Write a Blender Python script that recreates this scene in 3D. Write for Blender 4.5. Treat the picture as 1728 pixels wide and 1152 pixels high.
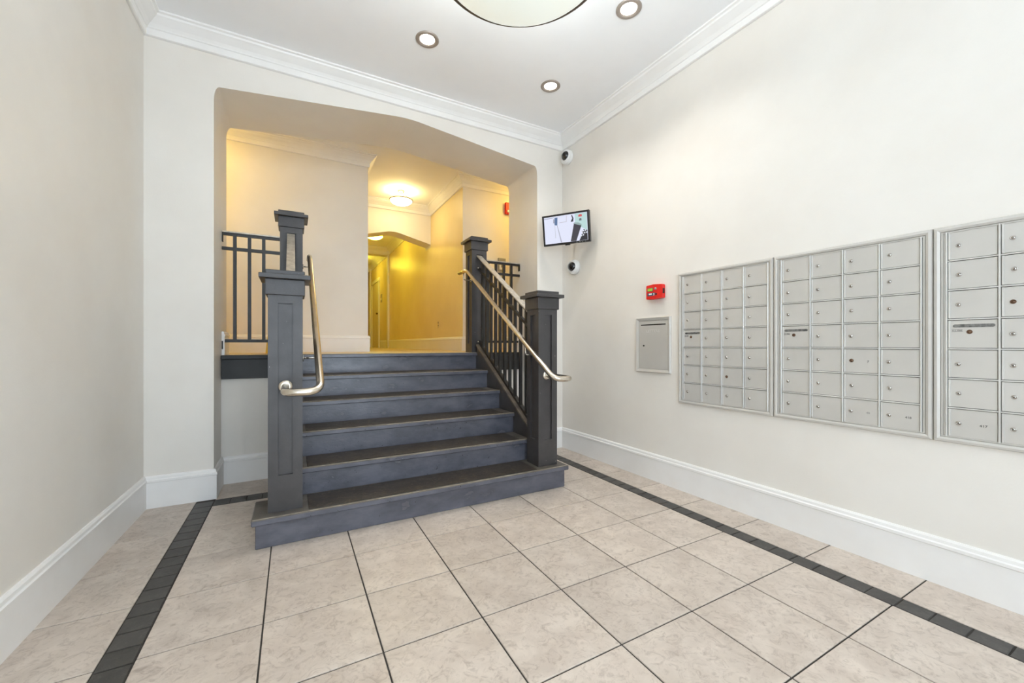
import bpy, bmesh, math, random
from mathutils import Vector, Matrix

random.seed(7)
for o in list(bpy.data.objects):
    bpy.data.objects.remove(o)
scene = bpy.context.scene
COL = scene.collection
PI = math.pi

# ------------------------------------------------------------------ camera
YAW = 0.49897
CAM_H = 1.17
cam = bpy.data.cameras.new('camera')
cam.sensor_width = 36.0
cam.lens = 679.5 / 1728 * 36.0
cam.shift_y = 5.0 / 1728
cam.clip_start = 0.02
cam_ob = bpy.data.objects.new('camera', cam)
cam_ob.location = (0, 0, CAM_H)
cam_ob.rotation_euler = (PI / 2, 0, -YAW)
COL.objects.link(cam_ob)
scene.camera = cam_ob

# ------------------------------------------------------------------ world, exposure
DAY = 5.6
world = bpy.data.worlds.new('world')
scene.world = world
world.use_nodes = True
bgn = world.node_tree.nodes['Background']
bgn.inputs[0].default_value = (0.77, 0.89, 1.0, 1)
bgn.inputs[1].default_value = DAY
vs = scene.view_settings
vs.view_transform = 'Standard'
vs.look = 'None'
vs.gamma = 1.0
vs.use_curve_mapping = False
vs.exposure = 0.05
scene.cycles.max_bounces = 14
scene.cycles.diffuse_bounces = 10
LAMP_BOWL = 2.6      # big bowl in the lobby
LAMP_DOWN = 42.0     # recessed spots (W)
LAMP_HALL = 24.0     # warm corridor bowls
HALL_COL = (1.0, 0.86, 0.09)

# ------------------------------------------------------------------ materials
def lin(c):
    r = []
    for v in c:
        v /= 255.0
        r.append(v / 12.92 if v <= 0.04045 else ((v + 0.055) / 1.055) ** 2.4)
    return tuple(r) + (1.0,)

def new_mat(name):
    m = bpy.data.materials.new(name)
    m.use_nodes = True
    nt = m.node_tree
    return m, nt, nt.nodes['Principled BSDF']

def plain(name, rgb, rough=0.5, metal=0.0, spec=0.5, emit=None, estr=0.0):
    m, nt, b = new_mat(name)
    b.inputs['Base Color'].default_value = lin(rgb)
    b.inputs['Roughness'].default_value = rough
    b.inputs['Metallic'].default_value = metal
    b.inputs['Specular IOR Level'].default_value = spec
    if emit:
        b.inputs['Emission Color'].default_value = emit + (1,) if len(emit) == 3 else emit
        b.inputs['Emission Strength'].default_value = estr
    return m

def noisy(name, rgb1, rgb2, scale=6.0, detail=4.0, rough=(0.4, 0.5), bump=0.0, bscale=60.0,
          metal=0.0, spec=0.5, stretch=(1, 1, 1), lo=0.35, hi=0.65, rnd=0.0, specks=None):
    """noise-mixed colour on world positions, optional fine bump, optional per-object offset"""
    m, nt, b = new_mat(name)
    N, L = nt.nodes, nt.links
    geo = N.new('ShaderNodeNewGeometry')
    mp = N.new('ShaderNodeMapping')
    mp.inputs['Scale'].default_value = stretch
    L.new(geo.outputs['Position'], mp.inputs['Vector'])
    vec = mp.outputs['Vector']
    oi = None
    if rnd > 0:
        oi = N.new('ShaderNodeObjectInfo')
        mul = N.new('ShaderNodeMath'); mul.operation = 'MULTIPLY'
        mul.inputs[1].default_value = 37.0
        L.new(oi.outputs['Random'], mul.inputs[0])
        add = N.new('ShaderNodeVectorMath'); add.operation = 'ADD'
        L.new(vec, add.inputs[0]); L.new(mul.outputs[0], add.inputs[1])
        vec = add.outputs[0]
    n = N.new('ShaderNodeTexNoise')
    n.inputs['Scale'].default_value = scale
    n.inputs['Detail'].default_value = detail
    n.inputs['Roughness'].default_value = 0.6
    L.new(vec, n.inputs['Vector'])
    r = N.new('ShaderNodeMapRange')
    r.inputs['From Min'].default_value = lo
    r.inputs['From Max'].default_value = hi
    L.new(n.outputs['Fac'], r.inputs['Value'])
    mix = N.new('ShaderNodeMix'); mix.data_type = 'RGBA'
    mix.inputs[6].default_value = lin(rgb1)
    mix.inputs[7].default_value = lin(rgb2)
    L.new(r.outputs[0], mix.inputs[0])
    col = mix.outputs[2]
    if rnd > 0:
        hsv = N.new('ShaderNodeHueSaturation')
        mr = N.new('ShaderNodeMapRange')
        mr.inputs['To Min'].default_value = 1 - rnd
        mr.inputs['To Max'].default_value = 1 + rnd
        L.new(oi.outputs['Random'], mr.inputs['Value'])
        L.new(mr.outputs[0], hsv.inputs['Value'])
        L.new(col, hsv.inputs['Color'])
        col = hsv.outputs[0]
    if specks:
        n3 = N.new('ShaderNodeTexNoise'); n3.inputs['Scale'].default_value = specks[1]; n3.inputs['Detail'].default_value = 2
        L.new(geo.outputs['Position'], n3.inputs['Vector'])
        r3 = N.new('ShaderNodeMapRange'); r3.inputs['From Min'].default_value = specks[2]; r3.inputs['From Max'].default_value = specks[2] + 0.03
        L.new(n3.outputs['Fac'], r3.inputs['Value'])
        m3 = N.new('ShaderNodeMix'); m3.data_type = 'RGBA'; m3.inputs[7].default_value = lin(specks[0])
        L.new(r3.outputs[0], m3.inputs[0]); L.new(col, m3.inputs[6])
        col = m3.outputs[2]
    L.new(col, b.inputs['Base Color'])
    rr = N.new('ShaderNodeMapRange')
    rr.inputs['To Min'].default_value = rough[0]
    rr.inputs['To Max'].default_value = rough[1]
    L.new(n.outputs['Fac'], rr.inputs['Value'])
    L.new(rr.outputs[0], b.inputs['Roughness'])
    b.inputs['Metallic'].default_value = metal
    b.inputs['Specular IOR Level'].default_value = spec
    if bump > 0:
        n2 = N.new('ShaderNodeTexNoise')
        n2.inputs['Scale'].default_value = bscale
        n2.inputs['Detail'].default_value = 3
        L.new(vec, n2.inputs['Vector'])
        bp = N.new('ShaderNodeBump')
        bp.inputs['Strength'].default_value = bump
        bp.inputs['Distance'].default_value = 0.004
        L.new(n2.outputs['Fac'], bp.inputs['Height'])
        L.new(bp.outputs[0], b.inputs['Normal'])
    return m

M = {}
M['wall'] = noisy('wall_paint', (229, 225, 218), (224, 219, 211), scale=1.5, rough=(0.38, 0.48), bump=0.08, bscale=130, spec=0.4)
M['corridor'] = noisy('corridor_lamp_tinted_paint', (234, 217, 168), (228, 209, 158), scale=1.5, rough=(0.3, 0.38), bump=0.06, bscale=90, spec=0.5)  # beige wall paint, satin, with the warm lamp glow put into its colour
M['ceiling'] = noisy('ceiling_paint', (244, 245, 247), (240, 241, 243), scale=1.2, rough=(0.6, 0.7), spec=0.3)
M['trim'] = noisy('white_gloss_trim', (235, 234, 232), (231, 229, 226), scale=3.0, rough=(0.3, 0.42), spec=0.45)
M['grout'] = plain('dark_grout', (58, 54, 50), 0.9)
M['landing'] = noisy('landing_vinyl', (206, 186, 150), (190, 168, 130), scale=8, rough=(0.3, 0.45))
M['paint'] = noisy('charcoal_paint', (66, 63, 63), (58, 55, 55), scale=9, rough=(0.3, 0.45), bump=0.12, bscale=90, spec=0.5, specks=((160, 156, 150), 70, 0.755))
M['step'] = noisy('slate_step_paint', (97, 98, 108), (78, 79, 88), scale=5, rough=(0.18, 0.32), bump=0.2, bscale=45, spec=0.55, stretch=(1, 1, 2.0), specks=((50, 49, 54), 62, 0.715))
M['tread'] = noisy('worn_tread_paint', (100, 94, 87), (78, 74, 70), scale=7, rough=(0.4, 0.6), bump=0.15, spec=0.4)
M['nose'] = noisy('worn_nosing_edge', (168, 158, 144), (120, 112, 102), scale=18, rough=(0.4, 0.55), spec=0.4)
M['black'] = noisy('black_fascia_paint', (35, 35, 34), (28, 28, 27), scale=7, rough=(0.35, 0.5), spec=0.4)
M['iron'] = noisy('dark_iron', (34, 32, 31), (27, 25, 24), scale=14, rough=(0.35, 0.5), spec=0.5)
M['steel'] = noisy('satin_steel_pipe', (222, 213, 198), (202, 194, 180), scale=12, rough=(0.2, 0.3), metal=1.0)
M['barsteel'] = noisy('worn_bar_metal', (206, 200, 188), (176, 168, 156), scale=25, rough=(0.28, 0.42), metal=0.4)
M['capmetal'] = noisy('worn_stringer_cap', (116, 104, 90), (82, 76, 70), scale=14, rough=(0.3, 0.45), spec=0.5)
M['alu'] = noisy('brushed_aluminium', (204, 201, 195), (197, 194, 188), scale=3, rough=(0.4, 0.48), metal=0.25, spec=0.5)
M['alubright'] = noisy('bright_aluminium_bar', (226, 225, 222), (214, 213, 210), scale=6, rough=(0.25, 0.35), metal=0.5)
M['alugap'] = plain('dark_backing', (48, 48, 50), 0.7)
M['chrome'] = plain('lock_chrome', (196, 192, 186), 0.22, 1.0)
M['brass'] = plain('lock_brass', (112, 86, 68), 0.35, 0.7)
M['key'] = plain('keyway_black', (24, 22, 20), 0.6)
M['ink'] = plain('engraved_ink', (84, 82, 80), 0.7)
M['fadedink'] = plain('faded_ink', (150, 148, 144), 0.7)
M['letter'] = plain('embossed_letter', (226, 224, 220), 0.4, 0.5)
M['slotgrey'] = noisy('worn_slot_flap', (150, 150, 148), (104, 104, 103), scale=60, rough=(0.3, 0.5), metal=0.7)
M['red'] = plain('red_plastic', (222, 34, 30), 0.35)
M['lcd'] = plain('lcd_green', (150, 176, 40), 0.3, emit=lin((150, 176, 40))[:3], estr=0.25)
M['darkblue'] = plain('panel_blue', (52, 84, 108), 0.4)
M['white'] = plain('white_plastic', (236, 236, 234), 0.35)
M['grey'] = plain('grey_plastic', (150, 150, 146), 0.45)
M['smoke'] = plain('smoked_dome', (30, 28, 30), 0.08, 0.0, 0.7)
M['bezel'] = plain('black_bezel', (26, 25, 26), 0.3)
M['bronze'] = plain('bronze_trim', (160, 149, 140), 0.35, 0.25)
M['rim'] = plain('dark_bronze_rim', (92, 80, 70), 0.4, 0.3)
M['nickel'] = plain('nickel_ring', (160, 148, 134), 0.35, 0.85)
M['outlet'] = plain('ivory_plate', (214, 196, 150), 0.4)
M['yellow'] = plain('yellow_plastic', (236, 190, 24), 0.4)
M['door'] = noisy('cream_door', (224, 212, 186), (216, 203, 176), scale=3, rough=(0.35, 0.45))
M['frame'] = plain('storefront_frame', (70, 70, 72), 0.4, 0.5)

def tile_mat(name, c1, c2, c3, rnd, rough):
    m, nt, b = new_mat(name)
    N, L = nt.nodes, nt.links
    geo = N.new('ShaderNodeNewGeometry')
    oi = N.new('ShaderNodeObjectInfo')
    mul = N.new('ShaderNodeMath'); mul.operation = 'MULTIPLY'; mul.inputs[1].default_value = 53.0
    L.new(oi.outputs['Random'], mul.inputs[0])
    add = N.new('ShaderNodeVectorMath'); add.operation = 'ADD'
    L.new(geo.outputs['Position'], add.inputs[0]); L.new(mul.outputs[0], add.inputs[1])
    n1 = N.new('ShaderNodeTexNoise'); n1.inputs['Scale'].default_value = 6.5
    n1.inputs['Detail'].default_value = 6; n1.inputs['Roughness'].default_value = 0.65; n1.inputs['Distortion'].default_value = 0.6
    n2 = N.new('ShaderNodeTexNoise'); n2.inputs['Scale'].default_value = 21
    n2.inputs['Detail'].default_value = 8; n2.inputs['Roughness'].default_value = 0.72; n2.inputs['Distortion'].default_value = 1.6
    for n in (n1, n2):
        L.new(add.outputs[0], n.inputs['Vector'])
    r1 = N.new('ShaderNodeMapRange'); r1.inputs['From Min'].default_value = 0.36; r1.inputs['From Max'].default_value = 0.64
    L.new(n1.outputs['Fac'], r1.inputs['Value'])
    r2 = N.new('ShaderNodeMapRange'); r2.inputs['From Min'].default_value = 0.50; r2.inputs['From Max'].default_value = 0.70
    r2.inputs['To Max'].default_value = 0.75
    L.new(n2.outputs['Fac'], r2.inputs['Value'])
    mx = N.new('ShaderNodeMix'); mx.data_type = 'RGBA'
    mx.inputs[6].default_value = lin(c1); mx.inputs[7].default_value = lin(c2)
    L.new(r1.outputs[0], mx.inputs[0])
    mx2 = N.new('ShaderNodeMix'); mx2.data_type = 'RGBA'
    mx2.inputs[7].default_value = lin(c3)
    L.new(mx.outputs[2], mx2.inputs[6]); L.new(r2.outputs[0], mx2.inputs[0])
    hsv = N.new('ShaderNodeHueSaturation')
    mr = N.new('ShaderNodeMapRange'); mr.inputs['To Min'].default_value = 1 - rnd; mr.inputs['To Max'].default_value = 1 + rnd
    L.new(oi.outputs['Random'], mr.inputs['Value']); L.new(mr.outputs[0], hsv.inputs['Value'])
    L.new(mx2.outputs[2], hsv.inputs['Color'])
    L.new(hsv.outputs[0], b.inputs['Base Color'])
    rr = N.new('ShaderNodeMapRange'); rr.inputs['To Min'].default_value = rough - 0.08; rr.inputs['To Max'].default_value = rough + 0.1
    L.new(n1.outputs['Fac'], rr.inputs['Value']); L.new(rr.outputs[0], b.inputs['Roughness'])
    bp = N.new('ShaderNodeBump'); bp.inputs['Strength'].default_value = 0.12; bp.inputs['Distance'].default_value = 0.003
    L.new(n2.outputs['Fac'], bp.inputs['Height']); L.new(bp.outputs[0], b.inputs['Normal'])
    return m
M['tile'] = tile_mat('beige_stone_tile', (207, 195, 183), (189, 176, 164), (150, 135, 123), 0.05, 0.42)
M['border'] = tile_mat('black_border_tile', (66, 63, 60), (54, 52, 50), (84, 80, 76), 0.12, 0.45)
M['mat'] = tile_mat('brown_rubber_mat', (48, 42, 37), (36, 32, 29), (92, 80, 68), 0.05, 0.55)

def glass_mat():
    m = bpy.data.materials.new('clear_pane'); m.use_nodes = True
    nt = m.node_tree; nt.nodes.clear()
    out = nt.nodes.new('ShaderNodeOutputMaterial')
    tr = nt.nodes.new('ShaderNodeBsdfTransparent'); gl = nt.nodes.new('ShaderNodeBsdfGlossy')
    gl.inputs['Roughness'].default_value = 0.02
    mx = nt.nodes.new('ShaderNodeMixShader'); mx.inputs[0].default_value = 0.06
    nt.links.new(tr.outputs[0], mx.inputs[1]); nt.links.new(gl.outputs[0], mx.inputs[2])
    nt.links.new(mx.outputs[0], out.inputs[0])
    return m
M['glass'] = glass_mat()

def glow(name, base, col, strength, rough=0.35):
    m, nt, b = new_mat(name)
    b.inputs['Base Color'].default_value = lin(base)
    b.inputs['Roughness'].default_value = rough
    b.inputs['Emission Color'].default_value = tuple(col) + (1,)
    b.inputs['Emission Strength'].default_value = strength
    return m
M['bowl'] = glow('alabaster_bowl', (226, 232, 226), (0.95, 1.0, 0.93), 0.42)
M['down'] = glow('downlight_lens', (255, 255, 255), (1.0, 0.95, 0.88), 9.0)
M['hallbowl'] = glow('warm_glass_bowl', (250, 240, 210), HALL_COL, LAMP_HALL)
M['hallbowl2'] = glow('soft_white_glass_bowl', (250, 244, 224), (1.0, 0.80, 0.38), LAMP_HALL * 0.75)
M['hallbowl3'] = glow('unseen_amber_bowl', (250, 240, 210), (1.0, 0.68, 0.17), LAMP_HALL)
M['hallbowl4'] = glow('unseen_bright_amber_bowl', (250, 240, 210), (1.0, 0.70, 0.20), LAMP_HALL * 1.4)

# ------------------------------------------------------------------ builders
class MB:
    """collects shapes in a bmesh; build() links ONE mesh object"""
    def __init__(self):
        self.bm = bmesh.new()
    def box(self, x0, x1, y0, y1, z0, z1, bev=0.0, mat=0, segs=1):
        r = bmesh.ops.create_cube(self.bm, size=1.0)
        vs_ = r['verts']
        for v in vs_:
            v.co = Vector(((x0 + x1) / 2 + v.co.x * (x1 - x0), (y0 + y1) / 2 + v.co.y * (y1 - y0), (z0 + z1) / 2 + v.co.z * (z1 - z0)))
        fs = set(f for v in vs_ for f in v.link_faces)
        for f in fs: f.material_index = mat
        if bev > 0:
            es = list(set(e for v in vs_ for e in v.link_edges))
            bmesh.ops.bevel(self.bm, geom=es, offset=bev, segments=segs, affect='EDGES', profile=0.5)
        return self
    def prism(self, pts, axis, a, b, mat=0):
        """pts 2-D polygon; axis 'x' -> pts are (y,z), 'y' -> (x,z), 'z' -> (x,y); extruded a..b"""
        def P(p, t):
            return {'x': (t, p[0], p[1]), 'y': (p[0], t, p[1]), 'z': (p[0], p[1], t)}[axis]
        A = [self.bm.verts.new(P(p, a)) for p in pts]
        B = [self.bm.verts.new(P(p, b)) for p in pts]
        fs = [self.bm.faces.new(A), self.bm.faces.new(B[::-1])]
        n = len(pts)
        for i in range(n):
            fs.append(self.bm.faces.new((A[i], B[i], B[(i + 1) % n], A[(i + 1) % n])))
        for f in fs: f.material_index = mat
        return self
    def quad(self, pts, mat=0):
        f = self.bm.faces.new([self.bm.verts.new(p) for p in pts]); f.material_index = mat
        return self
    def tube(self, pts, r, n=12, closed=False, mat=0, caps=True):
        pts = [Vector(p) for p in pts]
        rings = []
        up = None
        for i, p in enumerate(pts):
            if closed:
                t = (pts[(i + 1) % len(pts)] - pts[i - 1]).normalized()
            else:
                t = (pts[min(i + 1, len(pts) - 1)] - pts[max(i - 1, 0)]).normalized()
            if up is None:
                up = Vector((0, 0, 1)) if abs(t.z) < 0.9 else Vector((1, 0, 0))
            u = (up - t * up.dot(t)).normalized(); up = u
            w = t.cross(u)
            rings.append([self.bm.verts.new(p + (u * math.cos(2 * PI * k / n) + w * math.sin(2 * PI * k / n)) * r) for k in range(n)])
        m = len(rings)
        for i in range(m if closed else m - 1):
            A, B = rings[i], rings[(i + 1) % m]
            for k in range(n):
                f = self.bm.faces.new((A[k], A[(k + 1) % n], B[(k + 1) % n], B[k])); f.smooth = True; f.material_index = mat
        if caps and not closed:
            f = self.bm.faces.new(rings[0][::-1]); f.material_index = mat
            f = self.bm.faces.new(rings[-1]); f.material_index = mat
        return self
    def lathe(self, prof, n=32, mtx=None, mat=0, smooth=True):
        """prof: (r, h) pairs around local z; mtx places it"""
        mtx = mtx or Matrix.Identity(4)
        rings = []
        for r, h in prof:
            if r < 1e-6:
                rings.append([self.bm.verts.new(mtx @ Vector((0, 0, h)))])
            else:
                rings.append([self.bm.verts.new(mtx @ Vector((r * math.cos(2 * PI * k / n), r * math.sin(2 * PI * k / n), h))) for k in range(n)])
        for A, B in zip(rings, rings[1:]):
            for k in range(n):
                k2 = (k + 1) % n
                if len(A) == 1 and len(B) == 1: continue
                if len(A) == 1: f = self.bm.faces.new((A[0], B[k2], B[k]))
                elif len(B) == 1: f = self.bm.faces.new((A[k], A[k2], B[0]))
                else: f = self.bm.faces.new((A[k], A[k2], B[k2], B[k]))
                f.smooth = smooth; f.material_index = mat
        return self
    def sweep(self, prof, path, closed=False, mat=0):
        """moulding: prof = (out, z) polygon, swept along 2-D path with mitred corners, 'out' to the LEFT of the path"""
        P = [Vector(p) for p in path]
        n = len(P)
        rings = []
        for i in range(n):
            if closed or 0 < i < n - 1:
                d0 = (P[i] - P[i - 1]).normalized(); d1 = (P[(i + 1) % n] - P[i]).normalized()
            elif i == 0:
                d0 = d1 = (P[1] - P[0]).normalized()
            else:
                d0 = d1 = (P[-1] - P[-2]).normalized()
            n0 = Vector((-d0.y, d0.x)); n1 = Vector((-d1.y, d1.x))
            mv = (n0 + n1); mv = mv / max(mv.dot(n0), 1e-4) if mv.length > 1e-6 else n0
            rings.append([self.bm.verts.new((P[i].x + mv.x * o, P[i].y + mv.y * o, z)) for o, z in prof])
        k = len(prof)
        for i in range(n if closed else n - 1):
            A, B = rings[i], rings[(i + 1) % n]
            for j in range(k):
                f = self.bm.faces.new((A[j], B[j], B[(j + 1) % k], A[(j + 1) % k])); f.material_index = mat
        if not closed:
            self.bm.faces.new(rings[0]).material_index = mat
            self.bm.faces.new(rings[-1][::-1]).material_index = mat
        return self
    def build(self, name, mat, parent=None, fix=True):
        if fix:
            bmesh.ops.recalc_face_normals(self.bm, faces=self.bm.faces[:])
        me = bpy.data.meshes.new(name)
        self.bm.to_mesh(me); self.bm.free()
        for m in (mat if isinstance(mat, (list, tuple)) else [mat]):
            me.materials.append(M[m] if isinstance(m, str) else m)
        return link(name, me, parent)

def link(name, me, parent=None):
    o = bpy.data.objects.new(name, me)
    COL.objects.link(o)
    if parent is not None:
        o.parent = parent
    return o

def tag(o, label, cat, group=None):
    o['label'] = label; o['category'] = cat
    if group: o['group'] = group
    return o

def thing(name, label, cat, loc=(0, 0, 0), rot=(0, 0, 0), group=None):
    o = bpy.data.objects.new(name, None)
    o.empty_display_size = 0.1
    COL.objects.link(o)
    o.location = loc; o.rotation_euler = rot
    return tag(o, label, cat, group)

def struct(o, label=None):
    o['kind'] = 'structure'
    if label: o['label'] = label
    return o

def copy_tree(o, parent=None):
    c = o.copy(); COL.objects.link(c)
    if parent is not None: c.parent = parent
    for ch in list(o.children):
        copy_tree(ch, c)
    return c

def fillet(pts, r, n=6):
    """round the inner corners of a polyline"""
    P = [Vector(p) for p in pts]
    out = [P[0]]
    for i in range(1, len(P) - 1):
        a, b, c = P[i - 1], P[i], P[i + 1]
        rr = min(r, (a - b).length * 0.49, (c - b).length * 0.49)
        s = b + (a - b).normalized() * rr; e = b + (c - b).normalized() * rr
        for k in range(n + 1):
            t = k / n
            out.append(s * (1 - t) ** 2 + b * 2 * t * (1 - t) + e * t * t)
    out.append(P[-1])
    return out

def text_mesh(body, size, name, mat, parent, loc, rot, depth=0.0006, sx=1.0):
    cu = bpy.data.curves.new('txt', 'FONT')
    cu.body = body; cu.size = size; cu.extrude = depth; cu.align_x = 'CENTER'; cu.align_y = 'CENTER'
    cu.resolution_u = 2
    t = bpy.data.objects.new('txt', cu); COL.objects.link(t)
    dg = bpy.context.evaluated_depsgraph_get()
    me = bpy.data.meshes.new_from_object(t.evaluated_get(dg))
    bpy.data.objects.remove(t); bpy.data.curves.remove(cu)
    me.name = name; me.materials.clear(); me.materials.append(M[mat])
    o = link(name, me, parent)
    o.location = loc; o.rotation_euler = rot; o.scale = (sx, 1, 1)
    return o

# ------------------------------------------------------------------ dimensions
ZC = 3.515          # lobby ceiling
ZH = 3.53           # hall ceiling
YA0, YA1 = 3.77, 4.43      # arch wall
JL, JR = -0.525, 2.372     # arch jambs
LZ = 1.08           # landing level
YB = 5.30           # landing rear wall
CXL, CXR = 0.831, 2.10     # corridor side walls
YR = -1.7           # rear wall of the lobby
def RWX(y): return 2.79 - 0.0238 * (y - 0.468)
def LWX(y): return -0.93 - 0.0166 * (3.79 - y)

# ------------------------------------------------------------------ structure: lobby shell
fl = struct(MB().box(-1.3, 3.1, YR - 0.1, 4.22, -0.08, -0.004).build('floor', 'grout'), 'lobby floor of beige tiles with black border strips')

_tile = {}
def tile(x0, x1, y0, y1, name, mat):
    g = 0.0032
    w, l = x1 - x0 - 2 * g, y1 - y0 - 2 * g
    key = (round(w, 3), round(l, 3), mat)
    if key not in _tile:
        b = MB(); e = 0.0018
        lo = [(-w / 2, -l / 2), (w / 2, -l / 2), (w / 2, l / 2), (-w / 2, l / 2)]
        hi = [(-w / 2 + e, -l / 2 + e), (w / 2 - e, -l / 2 + e), (w / 2 - e, l / 2 - e), (-w / 2 + e, l / 2 - e)]
        V0 = [b.bm.verts.new((p[0], p[1], -0.012)) for p in lo]
        V1 = [b.bm.verts.new((p[0], p[1], -0.0015)) for p in lo]
        V2 = [b.bm.verts.new((p[0], p[1], 0.0)) for p in hi]
        b.bm.faces.new(V2); b.bm.faces.new(V0[::-1])
        for A, B in ((V0, V1), (V1, V2)):
            for i in range(4):
                b.bm.faces.new((A[i], A[(i + 1) % 4], B[(i + 1) % 4], B[i]))
        bmesh.ops.recalc_face_normals(b.bm, faces=b.bm.faces[:])
        me = bpy.data.meshes.new(name); b.bm.to_mesh(me); b.bm.free(); me.materials.append(M[mat])
        _tile[key] = me
    o = link(name, _tile[key], fl)
    o.location = ((x0 + x1) / 2, (y0 + y1) / 2, random.uniform(-0.0004, 0.0002))
    return o

PX, PY = 0.4124, 0.4037
xcols = [-0.513, -0.108] + [0.304 + PX * k for k in range(0, 5)] + [2.366]
ylines = [1.5795 + PY * k for k in range(-8, 6)]
def hidden(x0, x1, y0, y1):      # wholly under the staircase
    return x0 > -0.12 and x1 < 1.99 and y0 > 2.74
for j in range(len(ylines) - 1):
    y0, y1 = ylines[j], ylines[j + 1]
    for i in range(len(xcols) - 1):
        if not hidden(xcols[i], xcols[i + 1], y0, y1):
            tile(xcols[i], xcols[i + 1], y0, y1, 'tile', 'tile')
    tile(-0.97, -0.625, y0, y1, 'tile', 'tile')
    tile(2.469, 2.80, y0, y1, 'tile', 'tile')
tile(-0.97, -0.625, ylines[-1], 3.79, 'tile', 'tile')
tile(2.469, 2.80, ylines[-1], 3.79, 'tile', 'tile')
for i in range(len(xcols) - 1):
    if not hidden(xcols[i], xcols[i + 1], 3.73, 4.12):
        tile(xcols[i], xcols[i + 1], 3.735, 4.13, 'tile', 'tile')
ny = int((3.79 - ylines[0]) / 0.1093)
for k in range(ny):
    y0 = ylines[0] + k * 0.1093 + 0.01
    if y0 + 0.1093 > 3.80: break
    tile(-0.625, -0.513, y0, y0 + 0.1093, 'border_tile', 'border')
    tile(2.366, 2.469, y0, y0 + 0.1093, 'border_tile', 'border')
x = -0.513
while x < 2.36:
    if not (x > -0.1 and x < 1.85):
        tile(x, x + 0.1028, 3.601, 3.735, 'border_tile', 'border')
    x += 0.1028

# walls
wl = MB().prism([(LWX(YR), YR - 0.1), (LWX(YA0), YA0 + 0.02), (LWX(YA0) - 0.15, YA0 + 0.02), (LWX(YR) - 0.15, YR - 0.1)], 'z', 0, ZC + 0.03).build('wall_left', 'wall')
struct(wl, 'plain beige side wall on the left of the lobby')
wr = MB().prism([(RWX(YR), YR - 0.1), (RWX(YA0), YA0 + 0.02), (RWX(YA0) + 0.15, YA0 + 0.02), (RWX(YR) + 0.15, YR - 0.1)], 'z', 0, ZC + 0.03).build('wall_right', 'wall')
struct(wr, 'beige side wall carrying the metal mailboxes')

def arch_pts(x0, x1, zs, xp, zp, rc, zbase, n=5):
    """opening outline from the left foot over the bent soffit to the right foot"""
    sl = (zp - zs) / (xp - x0)
    out = [(x0, zbase), (x0, zs - rc)]
    for k in range(1, n + 1):
        q = k / n * PI / 2
        out.append((x0 + rc * 0.36 * (1 - math.cos(q)), zs - rc + (rc + sl * rc * 0.36) * math.sin(q)))
    sr = (zp - zs) / (x1 - xp)
    for k in range(0, 7):
        t = k / 6; a = Vector((xp - 0.12, zp - 0.12 * sl)); b = Vector((xp, zp)); c = Vector((xp + 0.12, zp - 0.12 * sr))
        p = a * (1 - t) ** 2 + b * 2 * t * (1 - t) + c * t * t
        out.append((p.x, p.y))
    for k in range(0, n + 1):
        q = (n - k) / n * PI / 2
        out.append((x1 - rc * 0.36 * (1 - math.cos(q)), zs - rc + (rc + sr * rc * 0.36) * math.sin(q)))
    out.append((x1, zbase))
    return out

def arch_wall(name, x0, x1, z0, z1, opening, ya, yb, label):
    b = MB()
    bm = b.bm
    # front/back faces as strips above and beside the opening, so the concave outline never folds
    n = len(opening)
    def face_strip(y):
        lv = [bm.verts.new((x0, y, z0)), bm.verts.new((x0, y, z1))]
        tops = [bm.verts.new((p[0], y, z1)) for p in opening]
        ov = [bm.verts.new((p[0], y, p[1])) for p in opening]
        rv = [bm.verts.new((x1, y, z0)), bm.verts.new((x1, y, z1))]
        return lv, tops, ov, rv
    for y in (ya, yb):
        lv, tops, ov, rv = face_strip(y)
        # left pier: z0..z of first non-vertical point
        xs0 = opening[0][0]; xs1 = opening[-1][0]
        il = 1
        ir = n - 2
        bm.faces.new((lv[0], ov[0], ov[il], tops[il], lv[1]))
        for i in range(il, ir):
            if abs(opening[i][0] - opening[i + 1][0]) < 1e-6: continue
            bm.faces.new((ov[i], ov[i + 1], tops[i + 1], tops[i]))
        bm.faces.new((rv[0], rv[1], tops[ir], ov[ir], ov[n - 1]))
    for i in range(n - 1):
        p, q = opening[i], opening[i + 1]
        f = bm.faces.new([bm.verts.new(c) for c in ((p[0], ya, p[1]), (q[0], ya, q[1]), (q[0], yb, q[1]), (p[0], yb, p[1]))])
    for xx in (x0, x1):
        bm.faces.new([bm.verts.new(c) for c in ((xx, ya, z0), (xx, yb, z0), (xx, yb, z1), (xx, ya, z1))])
    bm.faces.new([bm.verts.new(c) for c in ((x0, ya, z1), (x1, ya, z1), (x1, yb, z1), (x0, yb, z1))])
    bmesh.ops.remove_doubles(bm, verts=bm.verts[:], dist=1e-5)
    o = b.build(name, 'wall')
    return struct(o, label)

op = arch_pts(JL, JR, 3.130, 0.95, 3.285, 0.10, 0.0, 7)
arch_wall('wall_back', -2.7, 4.5, 0.0, ZC + 0.05, op, YA0, YA1, 'beige wall with a wide bent arch over the stairs')

# ceiling of the lobby
struct(MB().box(-1.3, 3.1, YR - 0.2, YA0 + 0.05, ZC, ZC + 0.12).build('ceiling', 'ceiling'), 'white lobby ceiling')

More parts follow.
